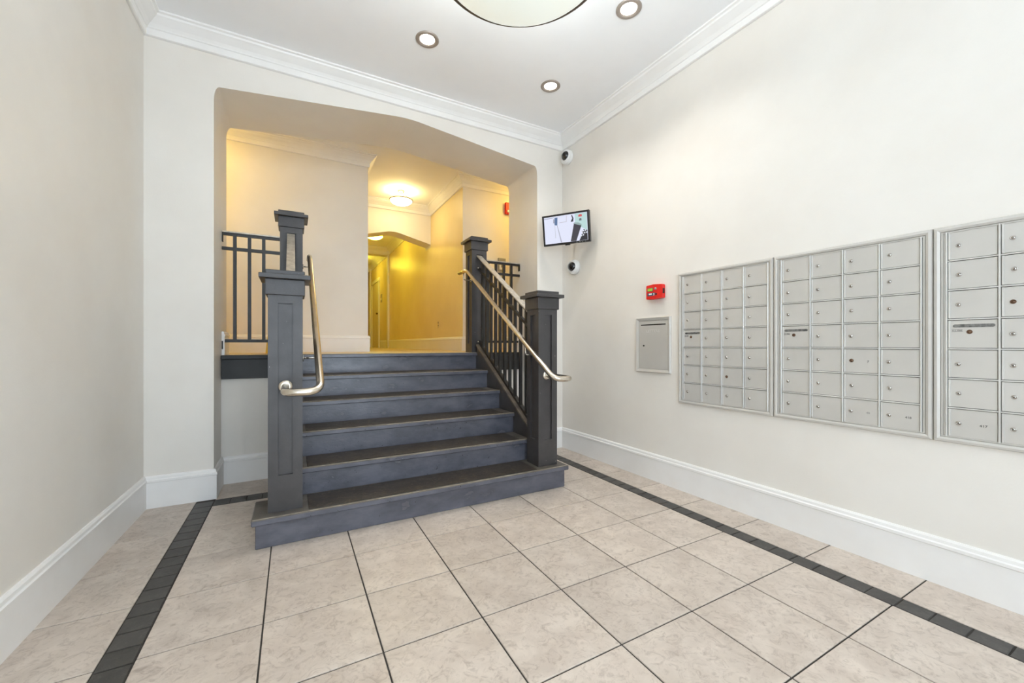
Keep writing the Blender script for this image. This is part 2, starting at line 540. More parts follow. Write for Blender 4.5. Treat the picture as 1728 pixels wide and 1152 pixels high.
# rear wall behind the camera with a glazed entrance (the daylight)
GX0, GX1, GZ1 = -0.92, 1.95, 3.36
b = MB()
b.box(LWX(YR) - 0.1, GX0, YR - 0.15, YR, 0, ZC + 0.02)
b.box(GX1, RWX(YR) + 0.1, YR - 0.15, YR, 0, ZC + 0.02)
b.box(GX0, GX1, YR - 0.15, YR, GZ1, ZC + 0.02)
struct(b.build('wall_front', 'wall'), 'entrance wall behind the viewpoint')
dr = struct(bpy.data.objects.new('window_1', None), 'glazed entrance behind the viewpoint'); COL.objects.link(dr)
for xx in (GX0, (GX0 + GX1) / 2 - 0.03, GX1 - 0.06):
    MB().box(xx, xx + 0.06, YR - 0.12, YR - 0.04, 0.0, GZ1, 0.004).build('mullion', 'frame', dr)
for zz in (0.0, 2.2, GZ1 - 0.06):
    MB().box(GX0 + 0.06, GX1 - 0.06, YR - 0.11, YR - 0.05, zz, zz + 0.06, 0.004).build('transom', 'frame', dr)
for xx0, xx1 in ((GX0 + 0.06, (GX0 + GX1) / 2 - 0.03), ((GX0 + GX1) / 2 + 0.03, GX1 - 0.06)):
    for z0, z1 in ((0.06, 2.2), (2.26, GZ1 - 0.06)):
        MB().box(xx0, xx1, YR - 0.084, YR - 0.076, z0, z1).build('pane', 'glass', dr)

# crown moulding and baseboards
def crown_prof(zt, h, p):
    z0 = zt - h
    return [(0, zt), (p, zt), (p, zt - 0.012), (p - 0.014, zt - 0.018), (p - 0.018, zt - 0.030), (p - 0.026, zt - 0.036),
            (p * 0.62, zt - 0.050), (p * 0.42, zt - 0.068), (p * 0.30, zt - 0.084), (p * 0.26, zt - 0.092),
            (p * 0.20, zt - 0.096), (p * 0.19, z0 + 0.004), (p * 0.12, z0), (0, z0)]
base_prof = [(0, 0.0), (0.02, 0.0), (0.02, 0.182), (0.0245, 0.186), (0.0245, 0.200), (0.018, 0.206), (0.016, 0.220), (0.009, 0.229), (0, 0.229)]
def bprof(z):
    return [(o, zz + z) for o, zz in base_prof]
def bprof2(z):
    return [(o, zz * 0.87 + z) for o, zz in base_prof]

struct(MB().sweep(crown_prof(ZC, 0.145, 0.112), [(RWX(YR), YR), (RWX(YA0), YA0), (LWX(YA0), YA0), (LWX(YR), YR)], closed=True).build('trim_1', 'trim'), 'white crown moulding around the lobby ceiling')
struct(MB().sweep(bprof(0), [(RWX(YR), YR), (RWX(YA0), YA0), (JR, YA0), (JR, 4.125), (1.88, 4.125)]).build('baseboard_right', 'trim'), 'white baseboard on the right')
struct(MB().sweep(bprof(0), [(-0.075, 4.125), (JL, 4.125), (JL, YA0), (LWX(YA0), YA0), (LWX(YR), YR)]).build('baseboard_left', 'trim'), 'white baseboard on the left')

# ------------------------------------------------------------------ structure: landing and hall
YE = 15.2
struct(MB().box(-2.7, 4.5, 4.15, YB + 0.01, LZ - 0.08, LZ).box(CXL - 0.2, CXR + 0.2, YB, YE, LZ - 0.08, LZ).build('floor_landing', 'landing'), 'tan landing floor at the top of the stairs')
struct(MB().box(JL - 0.1, -0.071, 4.125, 4.20, 0, LZ - 0.081).build('wall_recess_left', 'wall'), 'beige wall under the landing edge left of the stairs')
struct(MB().box(-0.07, 1.87, 4.25, 4.30, 0, LZ - 0.081).build('wall_under_stairs', 'wall'), 'hidden wall behind the stairs')
struct(MB().box(1.871, JR + 0.1, 4.125, 4.20, 0, LZ - 0.081).build('wall_recess_right', 'wall'), 'beige wall under the landing edge right of the stairs')
b = MB().box(-2.7, CXL, YB, YB + 0.15, LZ, ZH)
struct(MB().box(CXL - 0.15, CXL, YB + 0.15, YE, LZ, ZH).build('wall_corridor_left', 'corridor'), 'satin corridor wall on the left, warm lamp glow tinted into its paint')
struct(b.build('wall_hall_left', 'wall'), 'beige landing wall left of the corridor')
b = MB().box(CXR + 0.001, 4.5, YB, YB + 0.15, LZ, ZH)
struct(MB().box(CXR, CXR + 0.15, YB + 0.002, YE, LZ, ZH).build('wall_corridor_right', 'corridor'), 'satin corridor wall on the right, warm lamp glow tinted into its paint')
struct(b.build('wall_hall_right', 'wall'), 'beige landing wall right of the corridor')
struct(MB().box(-2.85, -2.7, YA0, YB + 0.15, 0, ZH).build('wall_landing_left', 'wall'), 'far left end of the landing')
struct(MB().box(4.5, 4.65, YA0, YB + 0.15, 0, ZH).build('wall_landing_right', 'wall'), 'far right end of the landing')
struct(MB().box(CXL - 0.15, CXR + 0.15, YE, YE + 0.15, LZ, ZH).build('wall_corridor_end', 'wall'), 'end wall of the corridor')
struct(MB().box(-2.85, 4.65, YA1 - 0.02, YB + 0.15, ZH, ZH + 0.1).box(CXL - 0.2, CXR + 0.2, YB + 0.15, YE + 0.1, ZH, ZH + 0.1).build('ceiling_hall', 'ceiling'), 'ceiling over landing and corridor')

YH0, YH1 = 6.79, 7.09
op2 = arch_pts(CXL + 0.002, CXR - 0.002, 2.895, (CXL + CXR) / 2, 3.05, 0.05, LZ)
# header only: lower edge follows the bent arch, springing from the side walls
b = MB()
hp = [p for p in op2 if p[1] > 2.80]
b.prism([(CXL, ZH)] + hp + [(CXR, ZH)], 'y', YH0, YH1)
struct(b.build('wall_corridor_arch', 'wall'), 'arched header across the corridor')
for yb_, zb_ in ((10.16, 3.36), (12.78, 3.36)):
    bm_ = MB().box(CXL, CXR, yb_, yb_ + 0.22, zb_, ZH)
    bm_.box(CXR - 0.045, CXR, yb_ + 0.02, yb_ + 0.14, LZ, zb_).box(CXL, CXL + 0.045, yb_ + 0.02, yb_ + 0.14, LZ, zb_)
    struct(bm_.build('wall_corridor_beam', 'wall'), 'ceiling beam with pilasters further down the corridor')
HC = crown_prof(ZH, 0.145, 0.095)
struct(MB().sweep(HC, [(4.5, YB), (CXR, YB), (CXR, YH0), (CXL, YH0), (CXL, YB), (-2.7, YB)]).build('trim_2', 'trim'), 'white crown moulding above the landing')
struct(MB().sweep(HC, [(CXR, YH1), (CXR, 10.16), (CXL, 10.16), (CXL, YH1)]).build('trim_3', 'trim'), 'crown moulding inside the corridor behind its arch')
struct(MB().sweep(HC, [(CXR, 10.38), (CXR, 12.78), (CXL, 12.78), (CXL, 10.38)]).build('trim_4', 'trim'), 'crown moulding beyond the corridor beam')
struct(MB().sweep(bprof2(LZ), [(4.5, YB), (CXR, YB), (CXR, 11.3)]).build('baseboard_hall_right', 'trim'), 'white baseboard right of the corridor')
struct(MB().sweep(bprof2(LZ), [(CXL, 14), (CXL, YB), (-2.7, YB)]).build('baseboard_hall_left', 'trim'), 'white baseboard on the landing wall')
struct(MB().sweep(bprof2(LZ), [(-2.7, YA1), (JL, YA1), (JL, 4.155)]).build('baseboard_jamb_left', 'trim'), 'short white baseboard on the left jamb at landing level')
struct(MB().sweep(bprof2(LZ), [(JR, 4.155), (JR, YA1), (4.5, YA1)]).build('baseboard_jamb_right', 'trim'), 'short white baseboard on the right jamb at landing level')

# corridor door with casing on the right wall
d = struct(bpy.data.objects.new('door_1', None), 'cream corridor door with casing'); COL.objects.link(d)
d.location = (CXR, 0, LZ)
for y0, y1 in ((11.44, 11.54), (12.54, 12.64)):
    MB().box(-0.03, 0.0, y0, y1, 0, 1.92, 0.005).build('casing', 'trim', d)
MB().box(-0.034, 0.0, 11.41, 12.67, 1.84, 1.93, 0.005).build('casing', 'trim', d)
leaf = MB().box(-0.012, -0.001, 11.54, 12.54, 0.01, 1.84, 0.002).build('door_leaf', 'door', d)
MB().lathe([(0, 0), (0.02, 0), (0.028, 0.03), (0.02, 0.05), (0, 0.055)], 12, Matrix.Translation((-0.012, 11.64, 0.95)) @ Matrix.Rotation(-PI / 2, 4, 'Y')).build('door_knob', 'brass', leaf)

# landing edge boards
fb = thing('landing_edge', 'black painted board with nosing along the landing edge left of the stairs', 'edge board', (JL, 4.12, LZ - 0.2), group=None)
MB().box(0.003, -0.02 - JL, -0.022, 0.004, 0, 0.165, 0.002).build('fascia', 'black', fb)
MB().box(0.003, -0.02 - JL, -0.045, 0.03, 0.165, 0.2, 0.004).build('nosing', 'black', fb)
fb = thing('landing_edge', 'black painted board with nosing along the landing edge right of the stairs', 'edge board', (JR, 4.12, LZ - 0.2), group=None)
MB().box(1.885 - JR, -0.012, -0.022, 0.004, 0, 0.165, 0.002).build('fascia', 'black', fb)
MB().box(1.885 - JR, -0.012, -0.045, 0.03, 0.165, 0.2, 0.004).build('nosing', 'black', fb)

# ------------------------------------------------------------------ staircase
RS, GO, Y1 = 0.18, 0.2885, 2.672
SX0, SX1 = 0.0, 1.80
st = thing('staircase', 'six-riser dark slate painted staircase with worn rubber tread mats', 'staircase', (0.9, 2.7, 0))
def S(mb, name, mat, par=st):
    o = mb.build(name, mat, par)
    if par is st:
        o.location = (-0.9, -2.7, 0)
    return o
# bottom platform step
S(MB().box(-0.187, 1.971, 2.71, 2.985, 0, 0.145, 0.003), 'riser', 'step')
t1 = S(MB().box(-0.205, 1.987, Y1, 3.0, 0.1451, 0.18, 0.005), 'tread', ['tread', 'step'])
def paint_faces(o, test):
    for p in o.data.polygons:
        if test(p.normal): p.material_index = 1
paint_faces(t1, lambda n: n.z < 0.5)
MB().box(0.085, 1.70, 2.706, 2.972, 0.1802, 0.1842, 0.0015).build('tread_mat', 'mat', t1)
MB().box(-0.2, 1.982, Y1 + 0.0045, Y1 + 0.017, 0.18, 0.1816, 0.0006).build('nosing_strip', 'nose', t1)
for k in range(2, 7):
    yk = Y1 + GO * (k - 1); zk = RS * k
    back = yk + GO + 0.045
    S(MB().box(SX0, SX1, yk + 0.03, yk + 0.05, zk - RS - 0.001, zk - 0.034, 0.0), 'riser', 'step')
    if k < 6:
        t = S(MB().box(SX0 + 0.001, SX1 - 0.001, yk, back, zk - 0.034, zk, 0.005), 'tread', ['tread', 'step'])
        MB().box(0.085, 1.70, yk + 0.034, back - 0.027, zk + 0.0002, zk + 0.0042, 0.0015).build('tread_mat', 'mat', t)
    else:
        t = S(MB().box(SX0 - 0.018, SX1 + 0.083, yk - 0.004, 4.149, zk - 0.034, zk, 0.005), 'tread', ['tread', 'step'])
    MB().box(SX0 + 0.002, SX1 - 0.002, yk + 0.0045, yk + 0.017, zk, zk + 0.0016, 0.0006).build('nosing_strip', 'nose', t)
    paint_faces(t, lambda n: n.z < 0.5)
def capz(y): return 0.4585 + 0.63 * (y - 2.99)
for xa, xb in ((SX0 - 0.07, SX0 - 0.001), (SX1 + 0.001, SX1 + 0.07)):
    S(MB().prism([(3.001, 0), (4.168, 0), (4.168, 1.045), (4.1235, 1.045), (4.1235, capz(4.1235) - 0.02), (3.001, capz(3.001) - 0.02)], 'x', xa, xb), 'stringer', 'paint')
    xm = (xa + xb) / 2
    S(MB().prism([(2.937, capz(2.937) - 0.0195), (4.123, capz(4.123) - 0.0195), (4.123, capz(4.123)), (2.937, capz(2.937))], 'x', xm - 0.046, xm + 0.046), 'stringer_cap', 'capmetal')

# ------------------------------------------------------------------ newel posts
def newel(label, x, y, z0, z1, pb, pt, ground=None):
    """square post, front face y-0.09, recessed panel from pb to pt above the base, cap of block, plate and slab"""
    t = thing('newel_post', label, 'newel post', (x, y, z0), group='charcoal newel posts of the staircase')
    h = z1 - z0; w = 0.0905; dp = 0.016; st_ = 0.052
    b = MB()
    for q in range(4):
        R = Matrix.Rotation(q * PI / 2, 4, 'Z')
        def V(u, d, z): return R @ Vector((u, -w + d, z))
        o4 = [V(-w, 0, 0), V(w, 0, 0), V(w, 0, h), V(-w, 0, h)]
        i4 = [V(-w + st_, 0, pb), V(w - st_, 0, pb), V(w - st_, 0, pt), V(-w + st_, 0, pt)]
        d4 = [V(-w + st_, dp, pb), V(w - st_, dp, pb), V(w - st_, dp, pt), V(-w + st_, dp, pt)]
        for k in range(4):
            k2 = (k + 1) % 4
            b.quad((o4[k], o4[k2], i4[k2], i4[k])); b.quad((i4[k], i4[k2], d4[k2], d4[k]))
        b.quad(d4)
    b.quad([(-w, -w, h), (w, -w, h), (w, w, h), (-w, w, h)]); b.quad([(-w, w, 0), (w, w, 0), (w, -w, 0), (-w, -w, 0)])
    bmesh.ops.remove_doubles(b.bm, verts=b.bm.verts[:], dist=1e-5)
    b.build('shaft', 'paint', t)
    MB().box(-0.1035, 0.1035, -0.1035, 0.1035, h + 0.0002, h + 0.094, 0.003).build('cap_block', 'paint', t)
    MB().box(-0.135, 0.135, -0.135, 0.135, h + 0.0942, h + 0.122, 0.003).build('cap_plate', 'paint', t)
    MB().box(-0.1035, 0.1035, -0.1035, 0.1035, h + 0.1222, h + 0.148, 0.004).build('cap_slab', 'paint', t)
    return t
newel('tall charcoal newel post at the bottom left of the stairs, nearest the viewer', -0.037, 2.8475, 0.18, 1.463, 0.213, 1.235)
newel('charcoal newel post at the bottom right of the stairs, beside the mailbox wall', 1.834, 2.8425, 0.18, 1.458, 0.213, 1.232)
newel('charcoal newel post at the top left of the stairs, half hidden behind the bottom one', -0.009, 4.2405, LZ, 2.225, 0.10, 1.095)
newel('charcoal newel post at the top right of the stairs, beside the corridor', 1.843, 4.2405, LZ, 2.228, 0.10, 1.098)

# ------------------------------------------------------------------ raked stair railings
def topz(y): return 1.468 + 0.635 * (y - 3.045)
def rake(label, x, y0, y1):
    t = thing('stair_railing', label, 'railing', (x, y0, 0), group='raked iron railings of the stairs')
    yl = y1 - y0
    def bar(name, mat, z_of, thick, hw, par=t):
        return MB().prism([(0, z_of(y0) - thick), (yl, z_of(y1) - thick), (yl, z_of(y1)), (0, z_of(y0))], 'x', -hw, hw).build(name, mat, par)
    bar('top_rail', 'barsteel', topz, 0.012, 0.030)
    bar('top_channel', 'iron', lambda y: topz(y) - 0.0121, 0.022, 0.014)
    bar('middle_rail', 'iron', lambda y: topz(y) - 0.135, 0.026, 0.013)
    bar('bottom_rail', 'iron', lambda y: capz(y) + 0.030, 0.028, 0.014)
    k = 0
    while True:
        y = 3.0 + 0.104 * k
        if y > y1 - 0.04: break
        zt = topz(y) - 0.036; zb = capz(y) + 0.010
        b = MB().box(-0.0125, 0.0125, y - y0 - 0.0125, y - y0 + 0.0125, zb, zt + 0.004)
        b.build('baluster', 'iron', t)
        k += 1
    for (yy, zz) in ((y1 - 0.014, topz(y1) - 0.145), (y1 - 0.014, capz(y1) + 0.012)):
        MB().lathe([(0, 0), (0.011, 0), (0.011, 0.006), (0.006, 0.010), (0, 0.011)], 10,
                   Matrix.Translation((-0.013, yy - y0, zz)) @ Matrix.Rotation(-PI / 2, 4, 'Y')).build('bolt', 'chrome', t)
    return t
rake('raked iron railing between the right newel posts', 1.838, 2.936, 4.147)
rake('raked iron railing between the left newel posts, seen end-on behind the front post', -0.012, 2.941, 4.147)

def guard(label, x0, x1, y, mir):
    t = thing('landing_railing', label, 'railing', (x0, y, LZ), group='short iron railings on the landing')
    L_ = x1 - x0
    MB().box(0, L_, -0.022, 0.022, 1.040, 1.052, 0.002).build('top_rail', 'barsteel', t)
    MB().box(0, L_, -0.013, 0.013, 1.018, 1.0398, 0.0).build('top_channel', 'iron', t)
    MB().box(0, L_, -0.0125, 0.0125, 0.893, 0.919, 0.0).build('middle_rail', 'iron', t)
    MB().box(0, L_, -0.0125, 0.0125, 0.108, 0.134, 0.0).build('bottom_rail', 'iron', t)
    n = int(L_ / 0.105)
    for k in range(n + 1):
        xx = (0.090 + 0.1055 * k) if not mir else (0.005 + 0.1 * k + 0.02)
        if xx > L_ - 0.02: break
        MB().box(xx - 0.0125, xx + 0.0125, -0.012, 0.012, 0.120, 1.025).build('baluster', 'iron', t)
    xe = 0.004 if not mir else L_ - 0.004
    MB().box(xe - 0.004, xe + 0.004, -0.018, 0.018, 0.96, 1.03, 0.002).build('wall_bracket', 'black', t)
    MB().box(xe - 0.004, xe + 0.004, -0.018, 0.018, 0.05, 0.12, 0.002).build('wall_bracket', 'black', t)
    return t
guard('black iron landing railing between the left jamb and the top left newel post', JL + 0.001, -0.1, 4.168, False)
guard('black iron landing railing between the top right newel post and the right jamb', 1.935, JR - 0.001, 4.168, True)

# ------------------------------------------------------------------ handrails
def handrail(label, x, side, xpost_top, xpost_bot, xp):
    """side: +1 = rail hangs right of the left posts, -1 = left of the right posts; xp = post centre for the return"""
    t = thing('handrail', label, 'handrail', (x, 2.4, 0), group='tubular steel handrails')
    def Lc(p): return (p[0] - x, p[1] - 2.4, p[2])
    pts = [(x, 4.30, 1.975), (x, 4.08, 1.975), (x, 2.41, 0.917), (xp, 2.41, 0.917), (xp, 2.745, 0.92)]
    P = fillet([Lc(p) for p in pts], 0.075, 7)
    MB().tube(P, 0.0205, 16).build('pipe', 'steel', t)
    MB().lathe([(0, 0), (0.038, 0), (0.038, 0.006), (0.024, 0.010), (0, 0.010)], 20,
               Matrix.Translation(Lc((xp, 2.7555, 0.92))) @ Matrix.Rotation(PI / 2, 4, 'X')).build('flange', 'steel', t)
    for y, xpst in ((4.17, xpost_top), (2.82, xpost_bot)):
        z = 1.975 if y > 4.08 else 0.917 + (y - 2.41) * (1.975 - 0.917) / (4.08 - 2.41)
        rod = fillet([Lc((x, y, z - 0.012)), Lc((x, y, z - 0.09)), Lc((xpst + side * 0.002, y, z - 0.09))], 0.02, 4)
        br = MB().tube(rod, 0.0065, 8).build('bracket', 'chrome', t)
        MB().lathe([(0, 0), (0.022, 0), (0.022, 0.005), (0, 0.006)], 14,
                   Matrix.Translation(Lc((xpst + side * 0.0008, y, z - 0.09))) @ Matrix.Rotation(side * PI / 2, 4, 'Y')).build('bracket_plate', 'chrome', br)
    return t
handrail('brushed steel handrail on the left posts, curling round in front of the near one', 0.135, 1, 0.0815, 0.0535, -0.037)
handrail('brushed steel handrail on the right posts, seen along its whole slope', 1.662, -1, 1.7525, 1.7435, 1.825)

# ------------------------------------------------------------------ mailboxes on the right wall
WA = math.atan2(-1, 0.0238)
def wallthing(name, label, cat, y, z, group=None):
    """local x runs along the right wall towards the viewer, local y into the wall"""
    return thing(name, label, cat, (RWX(y), y, z), (0, 0, WA), group)

def picture_frame(w, h, fw, prof):
    """mitred frame, outer w x h, profile (inset, -depth) polygon, local x 0..w, z 0..h"""
    b = MB()
    cs = [(0, 0), (w, 0), (w, h), (0, h)]
    sg = [(1, 1), (-1, 1), (-1, -1), (1, -1)]
    rings = []
    for (cx, cz), (sx, sz) in zip(cs, sg):
        rings.append([b.bm.verts.new((cx + sx * i, -d, cz + sz * i)) for i, d in prof])
    k = len(prof)
    for i in range(4):
        A, B = rings[i], rings[(i + 1) % 4]
        for j in range(k):
            b.bm.faces.new((A[j], B[j], B[(j + 1) % k], A[(j + 1) % k]))
    return b
LOCK = None
def lock_mesh():
    b = MB()
    R = Matrix.Rotation(PI / 2, 4, 'X')
    b.lathe([(0, 0), (0.0098, 0), (0.0098, 0.002), (0.0086, 0.0032), (0.0068, 0.0032), (0.0066, 0.0022), (0.0052, 0.0022), (0.005, 0.0042), (0, 0.0042)], 14, R, 0)
    b.box(-0.0012, 0.0012, -0.0048, -0.0040, -0.0034, 0.0034, 0, 1)
    bmesh.ops.recalc_face_normals(b.bm, faces=b.bm.faces[:])
    me = bpy.data.meshes.new('lock'); b.bm.to_mesh(me); b.bm.free()
    return me
lm_c = lock_mesh(); lm_c.materials.append(M['chrome']); lm_c.materials.append(M['key'])
lm_b = lm_c.copy(); lm_b.materials.clear(); lm_b.materials.append(M['brass']); lm_b.materials.append(M['key'])
_door = {}
def door_mesh(w, h):
    key = (round(w, 4), round(h, 4))
    if key not in _door:
        b = MB().box(-w / 2, w / 2, -0.012, -0.003, -h / 2, h / 2, 0.0012)
        # raised hinge lip along the left edge
        b.box(-w / 2, -w / 2 + 0.0075, -0.0165, -0.0121, -h / 2, h / 2, 0.001, 1)
        bmesh.ops.recalc_face_normals(b.bm, faces=b.bm.faces[:])
        me = bpy.data.meshes.new('door'); b.bm.to_mesh(me); b.bm.free()
        me.materials.append(M['alu']); me.materials.append(M['alubright'])
        _door[key] = me
    return _door[key]

def mail_unit(label, ytop, width, x0, pitch, numbers, brown):
    z0, z1 = 0.700, 1.738
    H_ = z1 - z0
    t = wallthing('mailbox_unit', label, 'mailbox', ytop, z0, 'wall-recessed mailbox units')
    prof = [(0, 0), (0, 0.012), (0.004, 0.020), (0.014, 0.022), (0.024, 0.018), (0.0245, 0.010), (0.027, 0.010), (0.0275, 0.015), (0.033, 0.015), (0.0335, 0.003), (0.030, 0.0)]
    picture_frame(width, H_, 0.035, prof).build('frame', 'alu', t)
    MB().box(0.02, width - 0.02, -0.003, 0.0, 0.02, H_ - 0.02).build('back_panel', 'alugap', t)
    rz0 = 0.0275; rp = 0.1404
    xr = x0 + 4 * pitch
    for xa, xb in ((0.0338, x0 - 0.0048), (xr + 0.0048, width - 0.0338)):
        if xb - xa > 0.0015:
            MB().box(xa, xb, -0.0125, -0.0031, rz0 + 0.006, rz0 + 7 * rp - 0.006, 0.001).build('side_channel', 'alu', t)
    for c in range(5):
        xx = x0 + c * pitch
        MB().box(xx - 0.0035, xx + 0.0035, -0.0175, -0.003, rz0, rz0 + 7 * rp, 0.001).build('vertical_bar', 'alubright', t)
    for r in range(1, 7):
        zz = rz0 + r * rp
        MB().box(x0 + 0.0036, x0 + 4 * pitch - 0.0036, -0.0160, -0.0031, zz - 0.003, zz + 0.003, 0.001).build('horizontal_bar', 'alubright', t)
    w, h = pitch - 0.0120, rp - 0.0105
    for c in range(4):
        for r in range(7):
            cx = x0 + (c + 0.5) * pitch; cz = rz0 + (6 - r + 0.5) * rp
            dname = 'outgoing_mail_door' if (c == 0 and r == 3) else 'mailbox_door'
            d_ = link(dname, door_mesh(w, h), t)
            d_.location = (cx, 0, cz)
            jit = random.uniform(-0.002, 0.002)
            if dname == 'outgoing_mail_door':
                d_['label'] = 'outgoing mail door with a long slot'
                b = MB()
                a0, a1, rr, zc = -w / 2 + 0.022, w / 2 - 0.014, 0.0075, h / 2 - 0.026
                pts = [(a1 + rr * math.cos(q), zc + rr * math.sin(q)) for q in [-PI / 2 + PI * k / 6 for k in range(7)]]
                pts += [(a0 + rr * math.cos(q), zc + rr * math.sin(q)) for q in [PI / 2 + PI * k / 6 for k in range(7)]]
                b.prism(pts, 'y', -0.0135, -0.0121)
                b.build('mail_slot', 'slotgrey', d_)
                l = link('lock', lm_b, d_); l.location = (-0.008, -0.0121, 0.010)
                text_mesh('U.S. MAIL', 0.0085, 'lettering', 'ink', d_, (-0.047, -0.0126, 0.017), (PI / 2, 0, 0))
                for zz in (0.0225, 0.0115):
                    MB().box(-0.066, -0.030, -0.0127, -0.0121, zz - 0.0005, zz + 0.0005).build('underline', 'ink', d_)
            else:
                l = link('lock', lm_b if (c, r) in brown else lm_c, d_)
                l.location = (-w * 0.5 + 0.034 + jit, -0.0121, 0.0 + jit)
                l.rotation_euler = (0, random.choice((0, 0, 0, 0.5, -0.6)), 0)
                if (c, r) in numbers:
                    body, mt = numbers[(c, r)]
                    text_mesh(body, 0.0165, 'number', mt, d_, (w * 0.5 - 0.042, -0.0125, -0.003), (PI / 2, 0, 0))
    return t
mail_unit('aluminium mailbox unit nearest the stairs, first of three on the right wall', 2.210, 0.721, 0.040, 0.1613, {}, {(2, 5)})
mail_unit('middle aluminium mailbox unit of the three, with 418 on its bottom row', 1.487, 0.737, 0.044, 0.1628, {(3, 6): ('418', 'ink'), (2, 6): ('40', 'fadedink'), (2, 4): ('7', 'ink')}, {(2, 4)})
mail_unit('aluminium mailbox unit cut by the right picture edge, with 417 on its bottom row', 0.748, 0.737, 0.045, 0.1655, {(0, 6): ('417', 'ink')}, {(1, 2)})

# letter drop box
t = wallthing('letter_drop_box', 'recessed metal letter drop box with a thin slot under the red panel', 'drop box', 2.657, 0.927)
prof = [(0, 0), (0, 0.010), (0.006, 0.020), (0.028, 0.012), (0.0285, 0.003), (0.024, 0.0)]
picture_frame(0.369, 0.479, 0.028, prof).build('frame', 'alu', t)
d_ = MB().box(0.0295, 0.3395, -0.009, -0.002, 0.0295, 0.4495, 0.0015).build('door', 'alu', t)
MB().box(0.052, 0.318, -0.0098, -0.0091, 0.409, 0.419).build('slot', 'key', d_)
MB().lathe([(0, 0), (0.008, 0), (0.008, 0.002), (0, 0.003)], 14, Matrix.Translation((0.085, -0.0091, 0.232)) @ Matrix.Rotation(PI / 2, 4, 'X')).build('lock', 'key', d_)
text_mesh('LETTERS', 0.030, 'lettering', 'letter', d_, (0.185, -0.0096, 0.358), (PI / 2, 0, 0), sx=1.25)

# red fire alarm panel
t = wallthing('fire_alarm_panel', 'small red fire alarm panel with green display above the drop box', 'alarm panel', 2.515, 1.555)
hs = MB()
hs.prism([(0.0, 0.004), (0.08, 0.0), (0.166, 0.006), (0.166, 0.120), (0.08, 0.127), (0.0, 0.122)], 'y', -0.046, -0.0005)
bmesh.ops.bevel(hs.bm, geom=hs.bm.edges[:], offset=0.004, segments=2, affect='EDGES')
hs.build('housing', 'red', t)
MB().box(0.010, 0.122, -0.0476, -0.0461, 0.018, 0.108, 0.0006).build('face_plate', 'red', t)
s_ = MB().box(0.018, 0.078, -0.0496, -0.0477, 0.068, 0.098, 0.0006).build('display_frame', 'darkblue', t)
MB().box(0.022, 0.074, -0.0505, -0.0497, 0.072, 0.094).build('display', 'lcd', s_)
s_ = MB().box(0.018, 0.098, -0.0492, -0.0477, 0.030, 0.056, 0.0006).build('key_strip', 'darkblue', t)
MB().box(0.034, 0.066, -0.0502, -0.0493, 0.040, 0.052).build('key_label', 'white', s_)
for zz in (0.034, 0.045):
    MB().box(0.080, 0.094, -0.0502, -0.0493, zz, zz + 0.006).build('key_button', 'white', s_)
RX = Matrix.Rotation(PI / 2, 4, 'X')
MB().lathe([(0, 0), (0.011, 0), (0.010, 0.004), (0, 0.005)], 16, Matrix.Translation((0.103, -0.0477, 0.088)) @ RX).build('round_button', 'grey', t)
MB().lathe([(0, 0), (0.009, 0), (0.009, 0.003), (0, 0.004)], 16, Matrix.Translation((0.110, -0.0477, 0.042)) @ RX).build('key_switch', 'key', t)
MB().box(0.1662, 0.168, -0.034, -0.012, 0.045, 0.085, 0.0005).build('side_vent', 'key', t)

# dome cameras
def dome(label, y, z, tilt):
    t = wallthing('security_camera', label, 'camera', y, z, 'white dome security cameras')
    MB().lathe([(0, 0), (0.078, 0), (0.080, 0.010), (0.078, 0.034), (0.076, 0.036), (0.078, 0.038), (0.074, 0.056), (0.062, 0.066), (0.0, 0.066)], 32, RX).build('housing', 'white', t)
    D = Matrix.Rotation(tilt, 4, 'Z') @ RX
    b = MB().lathe([(0.053 * math.cos(a), 0.050 + 0.053 * math.sin(a)) for a in [PI / 2 * k / 8 for k in range(9)]], 28, D)
    dm = b.build('dome', 'smoke', t)
    MB().lathe([(0.056, 0.056), (0.060, 0.056), (0.060, 0.070), (0.054, 0.072)], 28, D).build('dome_ring', 'white', t)
    MB().lathe([(0, 0), (0.014, 0), (0.014, 0.006), (0.010, 0.008), (0, 0.006)], 14, D @ Matrix.Translation((0, 0, 0.098))).build('lens', 'key', dm)
    return t
dome('white dome camera high in the corner just under the crown moulding', 3.655, 3.258, 0.4)
dome('white dome camera on the right wall below the monitor', 3.535, 2.012, 0.4)

# ------------------------------------------------------------------ monitor in the corner
mon = thing('monitor', 'black wall monitor in the corner showing the camera picture', 'monitor', (2.474, 3.378, 2.362), (math.radians(10), 0, math.radians(-55.7)))
W, Hh = 0.505, 0.312
bz = 0.019
b = MB()
b.box(-W / 2, W / 2, -0.004, 0.032, -Hh / 2, Hh / 2, 0.004)
b.build('housing', 'bezel', mon)
b = picture_frame(W - 0.002, Hh - 0.002, bz, [(0, 0), (0.001, 0.010), (bz, 0.010), (bz, 0.0)])
o = b.build('bezel', 'bezel', mon); o.location = (-W / 2 + 0.001, -0.004, -Hh / 2 + 0.001)
def screen_mat(name, rgb, s=0.95):
    m, nt, p = new_mat(name)
    p.inputs['Base Color'].default_value = (0.01, 0.01, 0.01, 1)
    p.inputs['Roughness'].default_value = 0.25
    p.inputs['Emission Color'].default_value = lin(rgb)
    p.inputs['Emission Strength'].default_value = s
    return m
sw, sh = W - 2 * bz, Hh - 2 * bz
scr = MB().box(-sw / 2, sw / 2, -0.0075, -0.0045, -sh / 2, sh / 2).build('screen', screen_mat('screen_white', (226, 230, 250)), mon)
